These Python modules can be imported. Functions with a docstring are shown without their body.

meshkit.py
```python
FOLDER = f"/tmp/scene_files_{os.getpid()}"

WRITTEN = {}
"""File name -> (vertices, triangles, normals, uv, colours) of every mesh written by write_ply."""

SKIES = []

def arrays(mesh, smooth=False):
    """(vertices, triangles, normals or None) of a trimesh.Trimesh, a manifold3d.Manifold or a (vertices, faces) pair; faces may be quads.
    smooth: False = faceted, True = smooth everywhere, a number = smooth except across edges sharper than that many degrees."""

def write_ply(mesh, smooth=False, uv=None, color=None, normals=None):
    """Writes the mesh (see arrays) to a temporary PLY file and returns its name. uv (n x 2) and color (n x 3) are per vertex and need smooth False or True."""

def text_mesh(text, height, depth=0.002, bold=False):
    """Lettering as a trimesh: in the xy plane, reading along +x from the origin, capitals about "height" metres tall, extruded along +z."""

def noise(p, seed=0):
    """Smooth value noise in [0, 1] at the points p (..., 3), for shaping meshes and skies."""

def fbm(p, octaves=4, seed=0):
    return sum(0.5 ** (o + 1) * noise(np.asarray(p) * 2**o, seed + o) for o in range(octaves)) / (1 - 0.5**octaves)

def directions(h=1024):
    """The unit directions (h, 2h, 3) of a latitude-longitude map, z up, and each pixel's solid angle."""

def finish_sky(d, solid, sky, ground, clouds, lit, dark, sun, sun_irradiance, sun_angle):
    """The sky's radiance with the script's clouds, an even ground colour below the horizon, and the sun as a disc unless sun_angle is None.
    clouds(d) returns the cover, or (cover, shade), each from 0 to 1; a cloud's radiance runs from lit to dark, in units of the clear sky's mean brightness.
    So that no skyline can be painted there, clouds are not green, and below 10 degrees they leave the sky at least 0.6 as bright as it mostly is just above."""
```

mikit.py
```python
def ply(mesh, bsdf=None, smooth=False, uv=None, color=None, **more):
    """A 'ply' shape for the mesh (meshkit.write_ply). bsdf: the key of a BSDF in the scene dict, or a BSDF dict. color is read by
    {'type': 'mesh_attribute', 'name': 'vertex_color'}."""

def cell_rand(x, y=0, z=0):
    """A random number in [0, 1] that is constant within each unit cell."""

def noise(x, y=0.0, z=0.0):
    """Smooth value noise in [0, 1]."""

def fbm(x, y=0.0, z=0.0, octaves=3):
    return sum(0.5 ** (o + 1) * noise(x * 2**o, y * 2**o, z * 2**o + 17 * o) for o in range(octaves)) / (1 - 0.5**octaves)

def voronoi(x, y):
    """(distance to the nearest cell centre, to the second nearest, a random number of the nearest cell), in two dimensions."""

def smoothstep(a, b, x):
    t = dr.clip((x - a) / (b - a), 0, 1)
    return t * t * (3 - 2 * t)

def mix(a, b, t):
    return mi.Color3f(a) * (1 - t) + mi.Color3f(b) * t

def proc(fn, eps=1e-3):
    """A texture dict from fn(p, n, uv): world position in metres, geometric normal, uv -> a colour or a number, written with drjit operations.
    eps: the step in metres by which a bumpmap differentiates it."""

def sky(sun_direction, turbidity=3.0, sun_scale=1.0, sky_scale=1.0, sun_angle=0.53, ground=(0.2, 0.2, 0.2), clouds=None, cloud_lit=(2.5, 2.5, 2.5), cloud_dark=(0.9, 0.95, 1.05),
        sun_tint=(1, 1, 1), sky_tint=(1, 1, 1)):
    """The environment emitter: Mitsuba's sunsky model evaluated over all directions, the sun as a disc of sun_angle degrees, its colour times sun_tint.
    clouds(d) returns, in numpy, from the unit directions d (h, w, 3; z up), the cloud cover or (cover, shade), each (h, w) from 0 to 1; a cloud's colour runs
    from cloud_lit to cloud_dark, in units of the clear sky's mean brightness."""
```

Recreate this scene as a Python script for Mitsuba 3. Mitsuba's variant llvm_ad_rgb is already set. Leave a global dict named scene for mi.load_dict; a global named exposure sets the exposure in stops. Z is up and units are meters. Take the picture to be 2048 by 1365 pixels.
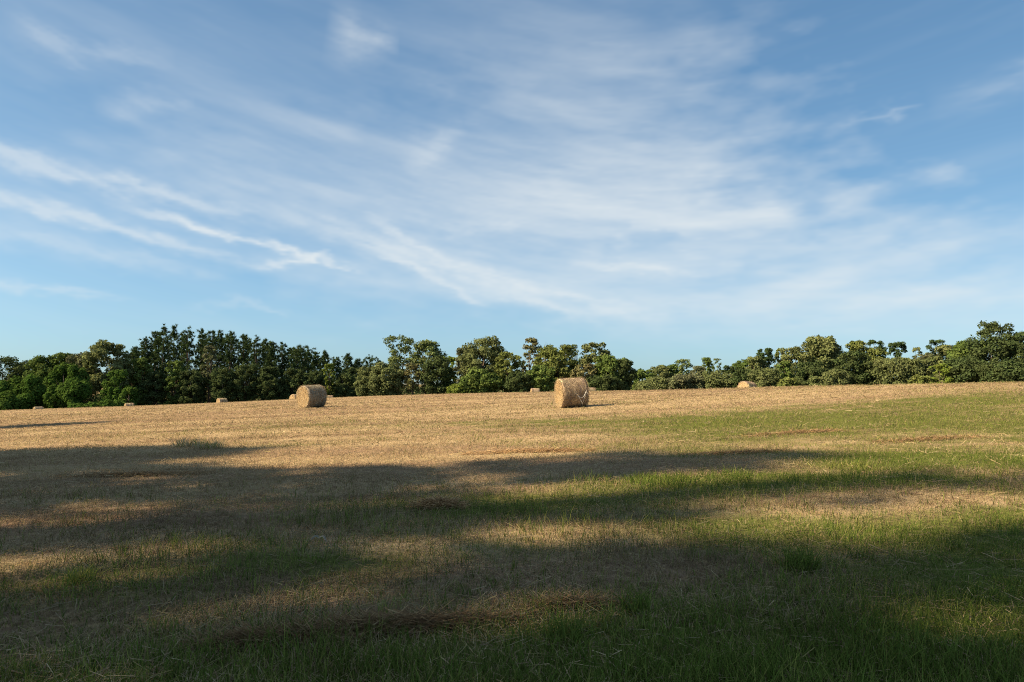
import math
import numpy as np
import drjit as dr
import mitsuba as mi
import mikit
import meshkit
from mikit import fbm, noise, smoothstep, mix
from scipy.interpolate import PchipInterpolator

T = mi.ScalarTransform4f
scene, labels = {}, {}

# ---------------------------------------------------------------- camera, sky, exposure
PITCH, FOCAL, EYE = math.radians(3.604), 1365.33, 1.6
scene['camera'] = {
    'type': 'perspective', 'fov': 73.74, 'fov_axis': 'x', 'near_clip': 0.1, 'far_clip': 20000.0,
    'to_world': T().look_at(origin=[0, 0, EYE], target=[0, math.cos(PITCH), EYE + math.sin(PITCH)], up=[0, 0, 1])}
SUN_AZ, SUN_EL = math.radians(-104.0), math.radians(37.0)
SUN = (math.sin(SUN_AZ) * math.cos(SUN_EL), math.cos(SUN_AZ) * math.cos(SUN_EL), math.sin(SUN_EL))
exposure = 2.55

# cirrus streaks: polyline in (azimuth, elevation) degrees, half width in degrees, strength
STREAKS = [
    ([(-60.0, 19.5), (-41.3, 16.1), (-37.4, 15.3), (-33.1, 14.8), (-28.3, 14.1), (-23.8, 13.5), (-19.0, 13.1)], 0.76, 0.58),
    ([(-31.5, 13.3), (-28.3, 12.6), (-24.1, 11.8), (-19.7, 10.8), (-15.1, 9.9), (-11.8, 9.0)], 0.36, 0.85),
    ([(-58.0, 16.5), (-41.2, 13.5), (-37.3, 12.6), (-33.9, 12.1), (-29.5, 11.1), (-24.8, 10.0), (-20.1, 9.4)], 0.76, 0.62),
    ([(-55.0, 11.0), (-39.8, 10.1), (-35.5, 10.0), (-31.4, 9.4), (-27.2, 8.9), (-24.0, 8.6)], 0.92, 0.34),
    ([(-50.0, 7.2), (-39.7, 6.7), (-34.8, 6.5), (-28.7, 6.1)], 0.42, 0.35),
    ([(-23.8, 13.3), (-17.5, 13.1), (-11.1, 11.6), (-5.2, 9.9), (1.5, 8.1), (7.8, 6.6), (15.5, 5.6)], 0.72, 0.62),
    ([(-13.9, 11.1), (-9.8, 10.2), (-6.1, 8.7), (-1.9, 6.6)], 0.50, 0.70),
    ([(-22.3, 8.7), (-18.9, 9.6), (-16.6, 10.0), (-14.9, 10.5)], 0.32, 0.85),
    ([(-12.7, 13.9), (-9.4, 12.3), (-4.4, 9.5)], 0.36, 0.50),
    ([(-5.2, 8.3), (1.1, 7.3), (7.8, 5.3)], 0.59, 0.50),
    ([(4.5, 10.2), (9.5, 9.7), (15.5, 9.0)], 0.42, 0.42),
    ([(-9.5, 17.8), (-7.0, 19.1), (-4.0, 21.1)], 1.3, 0.34),
    ([(-15.8, 27.2), (-12.9, 26.8), (-9.6, 26.9)], 1.6, 0.42),
    ([(-32.3, 19.1), (-29.8, 19.9), (-28.5, 20.5), (-25.4, 20.8)], 0.75, 0.28),
    ([(-37.8, 24.1), (-35.8, 23.1), (-32.8, 22.8), (-26.9, 23.5)], 0.84, 0.30),
    ([(-8.6, 12.3), (-3.1, 13.0), (1.5, 13.7)], 0.42, 0.35),
    ([(18.6, 7.1), (23.0, 7.5), (28.2, 9.2)], 1.26, 0.25),
    ([(31.8, 19.4), (34.8, 19.8), (37.9, 20.4), (50, 22)], 0.92, 0.20),
    ([(24.7, 18.7), (28.2, 19.5), (31.8, 19.4)], 0.34, 0.25),
    ([(-26.1, 6.0), (-21.8, 6.2), (-17.7, 5.7)], 0.34, 0.25),
    ([(19.4, 8.2), (26.5, 6.3), (32.8, 6.3), (45, 6)], 1.09, 0.30)]
# broad thin veils and the clearer gaps between them: centre (azimuth, elevation), radii, strength
VEILS = [
    (-1.0, 14.1, 21.8, 6.3, 0.50), (12.7, 18.6, 14.8, 11.5, 0.55), (-13.6, 18.8, 17.6, 6.7, 0.32), (21.4, 10.4, 18.6, 6.9, 0.55),
    (-28.4, 17.1, 15.9, 4.6, 0.20), (5.4, 26.6, 10.6, 7.3, 0.20), (31.4, 7.1, 14.6, 5.5, 0.38), (-3.2, 7.9, 23.2, 2.5, 0.20),
    (26.9, 21.5, 14.7, 3.8, 0.10), (-21.6, 25.7, 21.0, 2.5, 0.12),
    (9.1, 11.5, 4.6, 1.5, -0.50), (18.6, 9.1, 6.3, 1.5, -0.55), (32.5, 14.0, 10.9, 4.6, -0.45), (-35.3, 17.9, 8.4, 2.5, -0.25),
    (33.5, 24.0, 12.6, 6.2, -0.55), (-35.4, 7.1, 14.7, 2.5, -0.25), (-8.7, 22.8, 6.3, 2.9, -0.25)]


def cirrus(d):
    az = np.degrees(np.arctan2(d[..., 0], d[..., 1]))
    el = np.degrees(np.arcsin(np.clip(d[..., 2], -1, 1)))
    q = np.clip(az, -45, 50) - 15
    arc = el - 0.0028 * q * q                                    # the fibres fan out from a point low on the right
    fibre = meshkit.fbm(np.stack([az / 16, arc / 1.7 + 0.4 * np.sin(az / 9), 0 * az], -1), 5, seed=3)
    fine = meshkit.fbm(np.stack([az / 2.2 + arc / 0.9, arc / 0.45, 0 * az + 9], -1), 4, seed=8)
    up = np.maximum(d[..., 2], 0.03)
    wx, wy = d[..., 0] / (up + 0.12), d[..., 1] / (up + 0.12)
    billow = meshkit.fbm(np.stack([wx * 1.6, wy * 1.6, 0 * az + 4], -1), 4, seed=5)
    warp = meshkit.fbm(np.stack([az / 3.0, el / 1.2, 0 * az], -1), 4, seed=11) - 0.5
    warp2 = meshkit.fbm(np.stack([az / 1.2, el / 0.5, 0 * az + 3], -1), 3, seed=13) - 0.5
    veil = np.zeros_like(az)
    for a, e, ra, re, s in VEILS:
        veil += s * np.exp(-((az - a + 14 * warp) / ra) ** 2 - ((el - e + 3 * warp) / re) ** 2)
    # the same thin veil goes on round the rest of the sky
    rest = 1 - np.exp(-(np.maximum(np.abs(az) - 42, 0) / 25) ** 2) * np.exp(-(np.maximum(el - 30, 0) / 18) ** 2)
    veil = np.clip(veil * (1 - 0.25 * np.clip((el - 17) / 9, 0, 1)), 0, 1) * (1 - rest) + rest * 0.55 * np.clip(billow * 1.6 - 0.45, 0, 1)
    cover = veil * np.clip(0.36 + 0.85 * fibre * (0.45 + 0.8 * billow) + 0.3 * (fine - 0.5), 0.02, 1.2) * 0.70
    cover += 0.07 * np.clip(fibre - 0.42, 0, 1) * 3
    e2 = el + 1.1 * warp + 0.8 * warp2
    for line, w, s in STREAKS:
        best = np.full_like(az, 1e9)
        part = np.zeros_like(az)
        n = len(line) - 1
        for k in range(n):
            (a0, b0), (a1, b1) = line[k], line[k + 1]
            L2 = (a1 - a0) ** 2 + (b1 - b0) ** 2
            t = np.clip(((az - a0) * (a1 - a0) + (e2 - b0) * (b1 - b0)) / L2, 0, 1)
            dist = np.hypot(az - a0 - t * (a1 - a0), e2 - b0 - t * (b1 - b0))
            near = dist < best
            best = np.where(near, dist, best)
            part = np.where(near, (k + t) / n, part)
        ww = w * (1.25 - 0.75 * part)
        ends = (np.clip(part / 0.35, 0, 1) if line[0][0] > -45 else 1) * np.clip((1 - part) / 0.3, 0.0, 1) ** 0.7
        body = np.exp(-(best / ww) ** 2)
        cover = 1 - (1 - np.clip(cover, 0, 1)) * (1 - s * 0.88 * ends * np.clip(body * (0.35 + 1.1 * fine), 0, 1))
    low = np.clip((el - 0.5) / 4.0, 0, 1)
    return np.clip(cover, 0, 0.92) * low


scene['sky'] = mikit.sky(SUN, turbidity=3.6, clouds=cirrus, cloud_lit=(2.15, 2.28, 2.32), sky_scale=0.77, sun_scale=1.5, sun_angle=1.6, sun_tint=(1.0, 0.96, 0.87), sky_tint=(0.79, 0.97, 1.01),
                         ground=(0.16, 0.13, 0.07))

# ---------------------------------------------------------------- helpers


def key_for(name):
    k, n = name, 0
    while k in labels:
        n += 1
        k = f'{name}_{n:03d}'
    return k


def thing(name, label, cat, group=None, kind=None):
    k = key_for(name)
    labels[k] = {'label': label, 'category': cat}
    if group:
        labels[k]['group'] = group
    if kind:
        labels[k]['kind'] = kind
    return k


def ray(px, py):
    dx, dy = (px - 1024) / FOCAL, (682.5 - py) / FOCAL
    y = math.cos(PITCH) - dy * math.sin(PITCH)
    return dx / y, (math.sin(PITCH) + dy * math.cos(PITCH)) / y      # sideways and upward metres per metre of depth


# ---------------------------------------------------------------- terrain
F_DEPTH = PchipInterpolator([-3000, -200, -20, 0, 15, 33, 44, 60, 74, 84, 96, 115, 150, 220, 400, 3000],
                            [-20, -3, -.2, 0, .12, .28, .45, .60, .68, .60, .22, -.62, -2.0, -3.6, -6, -30])
G_SIDE = PchipInterpolator([-3000, -300, -110, -62, -36, -26, -12, 0, 8, 16, 20, 23, 40, 80, 300, 3000],
                           [-20, -7, -4.0, -2.2, -1.32, -.86, -.33, 0, .25, .59, .81, .91, 1.36, 2.0, 3, 4])


def height(x, y, bumps=True):
    x, y = np.asarray(x, float), np.asarray(y, float)
    t = np.clip((y - 2) / 26, 0, 1)
    side = G_SIDE(np.clip(x, -3000, 3000)) * (0.25 + 0.75 * t * t * (3 - 2 * t))
    shift = 70 * np.tanh(9.2 * np.logaddexp(0, (x - 3) / 4.0) / 70) * np.clip(y / 40, 0, 1)
    z = side + F_DEPTH(np.clip(y + shift, -3000, 3000))
    if bumps:
        p = np.stack([x * 0.35 + y * 0.1, y * 0.9 - x * 0.12, 0 * x], -1)
        z = z + 0.10 * (meshkit.fbm(p, 3, seed=2) - 0.5) * np.exp(-(np.hypot(x, y) / 120) ** 2)
    return z


def ground_at(px, py):
    sx, sz = ray(px, py)
    y = np.linspace(2.5, 140, 6000)
    gap = EYE + sz * y - height(sx * y, y, False)
    k = int(np.argmax(gap < 0)) if (gap < 0).any() else int(np.argmin(gap))
    return sx * y[k], y[k]


# ---------------------------------------------------------------- where the field is green and where it is straw
# (x, y, radius across, radius in depth, strength): growing patches of fresh grass in the hay field
PATCHES = [(3.6, 10.3, 2.2, 0.8, 0.95), (7.3, 12.2, 1.7, 0.8, 1.0), (9.5, 20, 10, 4.5, 0.38), (6.0, 24, 8, 3, 0.25), (3.5, 7.0, 2.5, 1.0, 0.35),
           (5.0, 5.0, 2.5, 1.2, 0.75), (1.2, 4.0, 1.6, 0.8, 0.55), (-1.6, 6.2, 1.6, 0.5, 0.25), (-3.3, 6.0, 1.5, 0.6, 0.15), (-5.6, 9.6, 1.4, 0.6, 0.3),
           (28, 42, 12, 6, 0.42), (38, 36, 12, 8, 0.40), (-8, 26, 9, 3.5, 0.30), (1, 36, 9, 4, 0.25), (0, 8.9, 2.2, 0.8, 0.4), (-6, 17.5, 2, 0.7, 0.4),
           (17, 26, 5, 3, 0.35), (3.4, 3.7, 2.2, 0.6, 0.5), (-1.5, 3.8, 1.5, 0.5, 0.3), (8, 8.0, 2, 1.0, 0.4),
           (-4, 11.5, 4, 1.4, -0.4), (-8, 14, 5, 3, -0.5), (0, 12.5, 3.5, 0.9, -0.35), (5, 8.6, 2, 0.6, -0.35), (2, 5.9, 1.6, 0.6, -0.3)]


def greenness(x, y, m=np):
    g = 0.33 * m.exp(-(y / 9.0) * (y / 9.0)) + 0.10
    g = g + 0.36 * m.exp(-((y - 14) / 12) * ((y - 14) / 12)) / (1 + m.exp(-(x - 2) / 2.0))
    for a, b, ra, rb, s in PATCHES:
        u, v = (x - a) / ra, (y - b) / rb
        g = g + s * m.exp(-u * u - v * v)
    g = g + 0.09 * m.sin(x * 1.7 + 2.1 * m.sin(y * 0.9)) * m.sin(y * 2.3 + 1.3 * m.sin(x * 0.8 + 1))
    return g + 0.07 * m.sin(x * 0.53 + y * 0.21) * m.sin(y * 0.61 - x * 0.13 + 2)


def ground_colour(p, n, uv):
    x, y = p.x, p.y
    g = greenness(x, y, dr) + 0.35 * (fbm(x * 1.1, y * 1.9, 3.0) - 0.5)
    row = fbm(x * 0.06 + y * 0.02, (y - 0.16 * x) * 0.55, 1.0)
    fine = noise(x * 23, y * 23, 5.0)
    coarse = fbm(x * 5, y * 5, 7.0)
    straw = mix((0.25, 0.175, 0.115), (0.37, 0.285, 0.17), smoothstep(0.3, 0.7, row))
    straw = mix(straw, (0.20, 0.12, 0.07), 0.55 * smoothstep(0.55, 0.75, coarse))
    straw = mix(straw, (0.50, 0.37, 0.20), 0.5 * smoothstep(0.62, 0.9, fine))
    green = mix((0.07, 0.085, 0.025), (0.14, 0.15, 0.045), fine)
    field = mix(straw, green, smoothstep(0.25, 0.75, g)) * (0.75 + 0.25 * coarse)
    floor = mix((0.045, 0.045, 0.02), (0.08, 0.065, 0.035), coarse)          # leaf litter under the wood
    return mix(field, floor, smoothstep(112, 118, y + 0.10 * dr.abs(x) + 4 * (fbm(x * 0.3, y * 0.3, 1.0) - 0.5)))


scene['ground_bsdf'] = {'type': 'twosided', 'bsdf': {'type': 'diffuse', 'reflectance': mikit.proc(ground_colour)}}
VC = {'type': 'mesh_attribute', 'name': 'vertex_color'}
scene['grass_bsdf'] = {'type': 'principledthin', 'base_color': VC, 'roughness': 0.55, 'diff_trans': 0.7, 'spec_trans': 0.0, 'eta': 1.4}
scene['leaf_bsdf'] = {'type': 'principledthin', 'base_color': VC, 'roughness': 0.6, 'diff_trans': 0.45, 'spec_trans': 0.0, 'eta': 1.4}


def bark(p, n, uv):
    f = fbm(p.x * 7, p.y * 7, p.z * 1.6)
    return mix((0.06, 0.05, 0.04), (0.20, 0.165, 0.13), smoothstep(0.3, 0.75, f))


scene['bark_bsdf'] = {'type': 'twosided', 'bsdf': {'type': 'diffuse', 'reflectance': mikit.proc(bark)}}

n = 230
u = np.linspace(-1, 1, n)
gx = 2800 * np.sinh(8.2 * u) / np.sinh(8.2)
gy = 2800 * np.sinh(8.2 * u) / np.sinh(8.2) + 6
X, Y = np.meshgrid(gx, gy)
V = np.stack([X, Y, height(X, Y)], -1).reshape(-1, 3)
i, j = np.meshgrid(np.arange(n - 1), np.arange(n - 1), indexing='ij')
a = (i * n + j).ravel()
scene['ground'] = mikit.ply((V, np.stack([a, a + 1, a + n + 1, a + n], 1)), 'ground_bsdf', smooth=True)
labels['ground'] = {'label': 'mown hay field rising to a low crest', 'category': 'field', 'kind': 'structure'}

# ---------------------------------------------------------------- grass
PAL_GREEN = np.array([[.075, .115, .022], [.100, .145, .032], [.140, .175, .040], [.185, .195, .055], [.065, .092, .03]])
PAL_STRAW = np.array([[.37, .29, .168], [.415, .325, .193], [.325, .242, .145], [.285, .20, .13], [.455, .38, .24], [.345, .293, .138]])


def blades(rng, x, y, h, w, col, bend=0.5, segs=1, lean=0.35):
    n_ = len(x)
    z = height(x, y) - 0.01
    th = rng.uniform(0, 2 * np.pi, n_)
    side = np.stack([np.cos(th), np.sin(th), 0 * th], -1) * (w / 2)[:, None]
    ph = rng.uniform(0, 2 * np.pi, n_)
    ln = rng.rayleigh(lean, n_)
    off = np.stack([np.cos(ph) * ln, np.sin(ph) * ln, 0 * ph], -1) * h[:, None]
    b = np.stack([x, y, z], -1)
    top = b + off * (0.6 + bend) + np.stack([0 * h, 0 * h, h / np.sqrt(1 + ln ** 2)], -1)
    if segs == 1:
        v = np.stack([b - side, b + side, top], 1).reshape(-1, 3)
        f = np.arange(n_ * 3).reshape(-1, 3)
        return v, f, np.repeat(col, 3, 0)
    mid = b + off * 0.42 + np.stack([0 * h, 0 * h, 0.6 * h / np.sqrt(1 + ln ** 2)], -1)
    v = np.stack([b - side, b + side, mid - side * .75, mid + side * .75, top], 1).reshape(-1, 3)
    o = (np.arange(n_) * 5)[:, None]
    f = np.concatenate([o + [0, 1, 3], o + [0, 3, 2], o + [2, 3, 4]])
    return v, f, np.repeat(col, 5, 0)


def lying(rng, x, y, length, w, col, lift=0.06, tilt=0.25, az=None):
    n_ = len(x)
    th = rng.uniform(0, 2 * np.pi, n_) if az is None else az
    ti = rng.normal(0, tilt, n_)
    d = np.stack([np.cos(th) * np.cos(ti), np.sin(th) * np.cos(ti), np.sin(ti)], -1) * (length / 2)[:, None]
    s = np.stack([-np.sin(th), np.cos(th), rng.normal(0, .5, n_)], -1) * (w / 2)[:, None]
    c = np.stack([x, y, height(x, y) + rng.uniform(0.005, 1, n_) * lift], -1)
    v = np.stack([c - d - s, c - d + s, c + d + s * .6, c + d - s * .6], 1).reshape(-1, 3)
    o = (np.arange(n_) * 4)[:, None]
    return v, np.concatenate([o + [0, 1, 2], o + [0, 2, 3]]), np.repeat(col, 4, 0)


def join(parts):
    vs, fs, cs, at = [], [], [], 0
    for v, f, c in parts:
        vs.append(v)
        fs.append(f + at)
        cs.append(c)
        at += len(v)
    return np.vstack(vs), np.vstack(fs), np.clip(np.vstack(cs), 0.005, 0.9)


def spread(rng, count, d0, d1):
    d = d0 * (d1 / d0) ** rng.random(count)
    x = (rng.random(count) * 2 - 1) * (0.84 * d + 1.2)
    return x, d


def local_green(x, y):
    q = np.stack([x * 1.1, y * 1.9, 0 * x], -1)
    return greenness(x, y) + 0.45 * (meshkit.fbm(q, 4, seed=21) - 0.5)


def straw_tone(x, y):
    """0 dark brown to 1 pale gold: the mown rows run across the slope."""
    r = meshkit.fbm(np.stack([x * 0.06 + y * 0.02, (y - 0.16 * x) * 0.5, 0 * x], -1), 4, seed=31)
    c = meshkit.fbm(np.stack([x * 0.8, y * 1.4, 0 * x], -1), 3, seed=33)
    return np.clip(0.5 + 1.5 * (r - 0.5) + 1.0 * (c - 0.5), 0, 1)


rng = np.random.default_rng(7)
green_parts, straw_parts = [], []
for count, d0, d1, segs in ((230_000, 2.2, 11.0, 2), (250_000, 11.0, 40.0, 1), (165_000, 40.0, 105.0, 1)):
    x, y = spread(rng, count, d0, d1)
    if segs == 2:                       # fresh grass grows in tufts
        own = rng.integers(0, count, count)
        pick = rng.random(count) < .55
        own = own - own % 14
        x = np.where(pick, x[own] + rng.normal(0, .035, count), x)
        y = np.where(pick, y[own] + rng.normal(0, .035, count), y)
    g = local_green(x, y)
    isg = rng.random(count) < np.clip((g - 0.12) * 1.05, 0.03, 0.90)
    w = np.maximum(0.006, y / 1366 * rng.uniform(0.6, 1.1, count))
    tall = meshkit.fbm(np.stack([x * 0.9, y * 0.9, 0 * x], -1), 3, seed=41)
    h = (0.03 + 0.115 * tall ** 1.5) * rng.uniform(0.5, 1.5, count) * np.where(isg, 1.15, 0.95)
    if segs == 2:
        h = h * np.where(pick & isg, 1.0 + .7 * rng.random(count)[own], 1)
    tone = straw_tone(x, y)
    kg = np.clip((rng.random(count) * 5 - 1.5 + 2.5 * np.clip(1 - g, 0, 1)).astype(int), 0, 4)
    kg = np.where((y > 13) & (rng.random(count) < .75), rng.integers(2, 4, count), kg)      # drier and yellower up the slope
    cg = PAL_GREEN[kg] * rng.uniform(.75, 1.3, (count, 1)) * (0.7 + 0.65 * meshkit.fbm(np.stack([x * 2.2, y * 2.2, 0 * x + 5], -1), 3, seed=51))[:, None]
    ks = rng.integers(0, 6, count)
    calm = np.clip((y - 12) / 30, 0, .55)[:, None]          # far off, many stalks blend into one blade
    cs = (PAL_STRAW[ks] * (1 - calm) + PAL_STRAW.mean(0) * calm) * rng.uniform(.75, 1.15, (count, 1))
    cs = cs * (0.58 + 0.62 * tone[:, None]) * np.array([1.0, 0.95, 0.97]) ** (1 - tone)[:, None]
    col = np.where(isg[:, None], cg, cs)
    gi, si = np.nonzero(isg)[0], np.nonzero(~isg)[0]
    green_parts.append(blades(rng, x[gi], y[gi], h[gi], w[gi], col[gi], segs=segs))
    straw_parts.append(blades(rng, x[si], y[si], h[si], w[si], col[si], segs=segs, lean=0.6))
for count, d0, d1 in ((80_000, 2.2, 12.0), (55_000, 12, 60)):
    x, y = spread(rng, count, d0, d1)
    keep = rng.random(count) < np.clip(1.1 - local_green(x, y), 0.25, 1)
    x, y = x[keep], y[keep]
    n_ = len(x)
    cs = PAL_STRAW[rng.integers(0, 6, n_)] * rng.uniform(.6, 1.2, (n_, 1)) * (0.66 + 0.5 * straw_tone(x, y)[:, None])
    straw_parts.append(lying(rng, x, y, rng.uniform(.05, .19, n_) * (1 + y / 40), np.maximum(.004, y / 1366 * 0.8), cs, lift=0.05))
for nm, parts, lb in (('grass', green_parts, 'fresh green grass blades growing through the cut hay field'),
                      ('straw_stubble', straw_parts, 'dry tan straw stubble and loose cut stalks covering the field')):
    v, f, c = join(parts)
    scene[nm] = mikit.ply((v, f), 'grass_bsdf', color=c)
    labels[nm] = {'label': lb, 'category': nm.replace('_', ' '), 'kind': 'stuff'}


def tuft(px, py, label, count, radius, tall, pal, lean=0.5, wide=0.008, name='grass_tuft'):
    r_ = np.random.default_rng(int(px * 7 + py))
    x0, y0 = ground_at(px, py)
    rr, th = radius * np.sqrt(r_.random(count)), r_.uniform(0, 2 * np.pi, count)
    col = pal[r_.integers(0, len(pal), count)] * r_.uniform(.75, 1.2, (count, 1))
    v, f, c = blades(r_, x0 + rr * np.cos(th), y0 + rr * np.sin(th), tall * r_.uniform(.45, 1.1, count), np.full(count, wide), col, segs=2, lean=lean)
    k = thing(name, label, 'grass tuft')
    scene[k] = mikit.ply((v, f), 'grass_bsdf', color=c)


FRESH, PALE = PAL_GREEN[:3], np.vstack([PAL_STRAW[[1, 4]], PAL_GREEN[[3]] * 1.4])
tuft(1600, 1140, 'bright green grass tuft standing alone at lower right of the field', 260, .13, .26, FRESH)
tuft(378, 893, 'pale seedy grass tuft at the edge of the long left shadow', 220, .35, .34, PALE, wide=.014)
tuft(418, 897, 'yellow green grass tuft right of the pale seedy one', 200, .32, .30, PALE, wide=.014)
tuft(1325, 968, 'low spreading patch of vivid green grass in the middle shadow', 500, .55, .17, FRESH, wide=.01)
tuft(1705, 938, 'sunlit lime green grass tuft between the two right hand shadows', 300, .4, .16, PAL_GREEN[2:4] * 1.1, wide=.01)
tuft(160, 1165, 'sunlit grass tuft at the lower left edge of the field', 120, .10, .20, PAL_GREEN[1:4])
tuft(1120, 1290, 'upright green grass tuft near the bottom middle', 130, .12, .22, FRESH)
tuft(1270, 1235, 'green grass tuft above and right of the bottom middle one', 110, .12, .22, FRESH)


def hay(px, py, label, count, rx, ry, tall, rot=0.0, dark=1.0):
    r_ = np.random.default_rng(int(px * 3 + py))
    x0, y0 = ground_at(px, py)
    a, b = np.clip(r_.normal(0, .45, (2, count)), -.85, .85) * np.array([[rx], [ry]])
    x, y = x0 + a * math.cos(rot) - b * math.sin(rot), y0 + a * math.sin(rot) + b * math.cos(rot)
    col = np.array([[.40, .27, .14], [.33, .21, .11], [.46, .34, .19], [.25, .16, .09]])[r_.integers(0, 4, count)] * r_.uniform(.7, 1.15, (count, 1)) * dark
    v, f, c = lying(r_, x, y, r_.uniform(.12, .34, count), np.maximum(.005, y / 1366 * .8), col, lift=0.02, tilt=.3, az=rot + r_.normal(0, .6, count))
    lift = tall * np.exp(-(a / rx) ** 2 - (b / ry) ** 2) * r_.uniform(.1, 1, count)
    v[:, 2] += np.repeat(lift, 4)
    k = thing('loose_hay', label, 'loose hay')
    scene[k] = mikit.ply((v, f), 'grass_bsdf', color=c)


hay(880, 1016, 'small reddish heap of loose hay in the middle foreground', 1500, .36, .16, .10, 0, 1.35)
hay(780, 1262, 'long flattened swath of brown hay near the bottom centre', 2600, 1.0, .10, .07, .12, .8)
hay(560, 1285, 'matted brown hay left of the bottom centre swath', 1500, .55, .10, .05, .05, .75)
hay(1150, 1222, 'short dark hay wisp right of the bottom centre swath', 800, .35, .09, .05, .1, .8)
hay(270, 950, 'reddish hay streak lying inside the long left shadow', 900, 1.5, .22, .05, .1, .9)
hay(1590, 868, 'orange hay streak on the sunlit right slope', 900, 1.6, .3, .05, .25, .95)
hay(1860, 880, 'orange hay streak near the right edge of the slope', 800, 1.6, .3, .05, .2, .95)
hay(1470, 905, 'orange hay line just above the tip of the middle shadow', 700, 1.3, .2, .04, .15, .95)
hay(1060, 905, 'pale hay line crossing the centre of the field', 1300, 1.6, .22, .05, .05, 1.2)



def scrap(px, py, label, length, curl, seed):
    r_ = np.random.default_rng(seed)
    x0, y0 = ground_at(px, py)
    t = np.linspace(0, 1, 16)
    c = np.stack([x0 + (t - .5) * length, y0 + .05 * np.sin(t * 5), height(x0, y0) + .05 + curl * np.sin(t * 3.1) + .015 * np.sin(t * 11)], -1)
    d = np.gradient(c, axis=0)
    sd = np.cross(d, [0.2, -.6, .7])
    sd /= np.linalg.norm(sd, axis=1, keepdims=True)
    w = (.011 * np.sin(np.pi * (t * .9 + .06)) + .003)[:, None]
    up = np.cross(sd, d)
    up /= np.linalg.norm(up, axis=1, keepdims=True)
    v = np.stack([c - sd * w, c + up * .008, c + sd * w], 1).reshape(-1, 3)
    k = np.arange(15)[:, None] * 3
    f = np.concatenate([k + [0, 1, 4], k + [0, 4, 3], k + [1, 2, 5], k + [1, 5, 4]])
    k = thing('dry_leaf', label, 'dry leaf')
    scene[k] = mikit.ply((v, f), 'grass_bsdf', color=np.tile([.26, .26, .22], (len(v), 1)) * r_.uniform(.85, 1.1, (len(v), 1)))


scrap(640, 1088, 'pale curled dry leaf lying in the grass left of the reddish hay heap', .18, .03, 1)

# ---------------------------------------------------------------- hay bales


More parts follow.
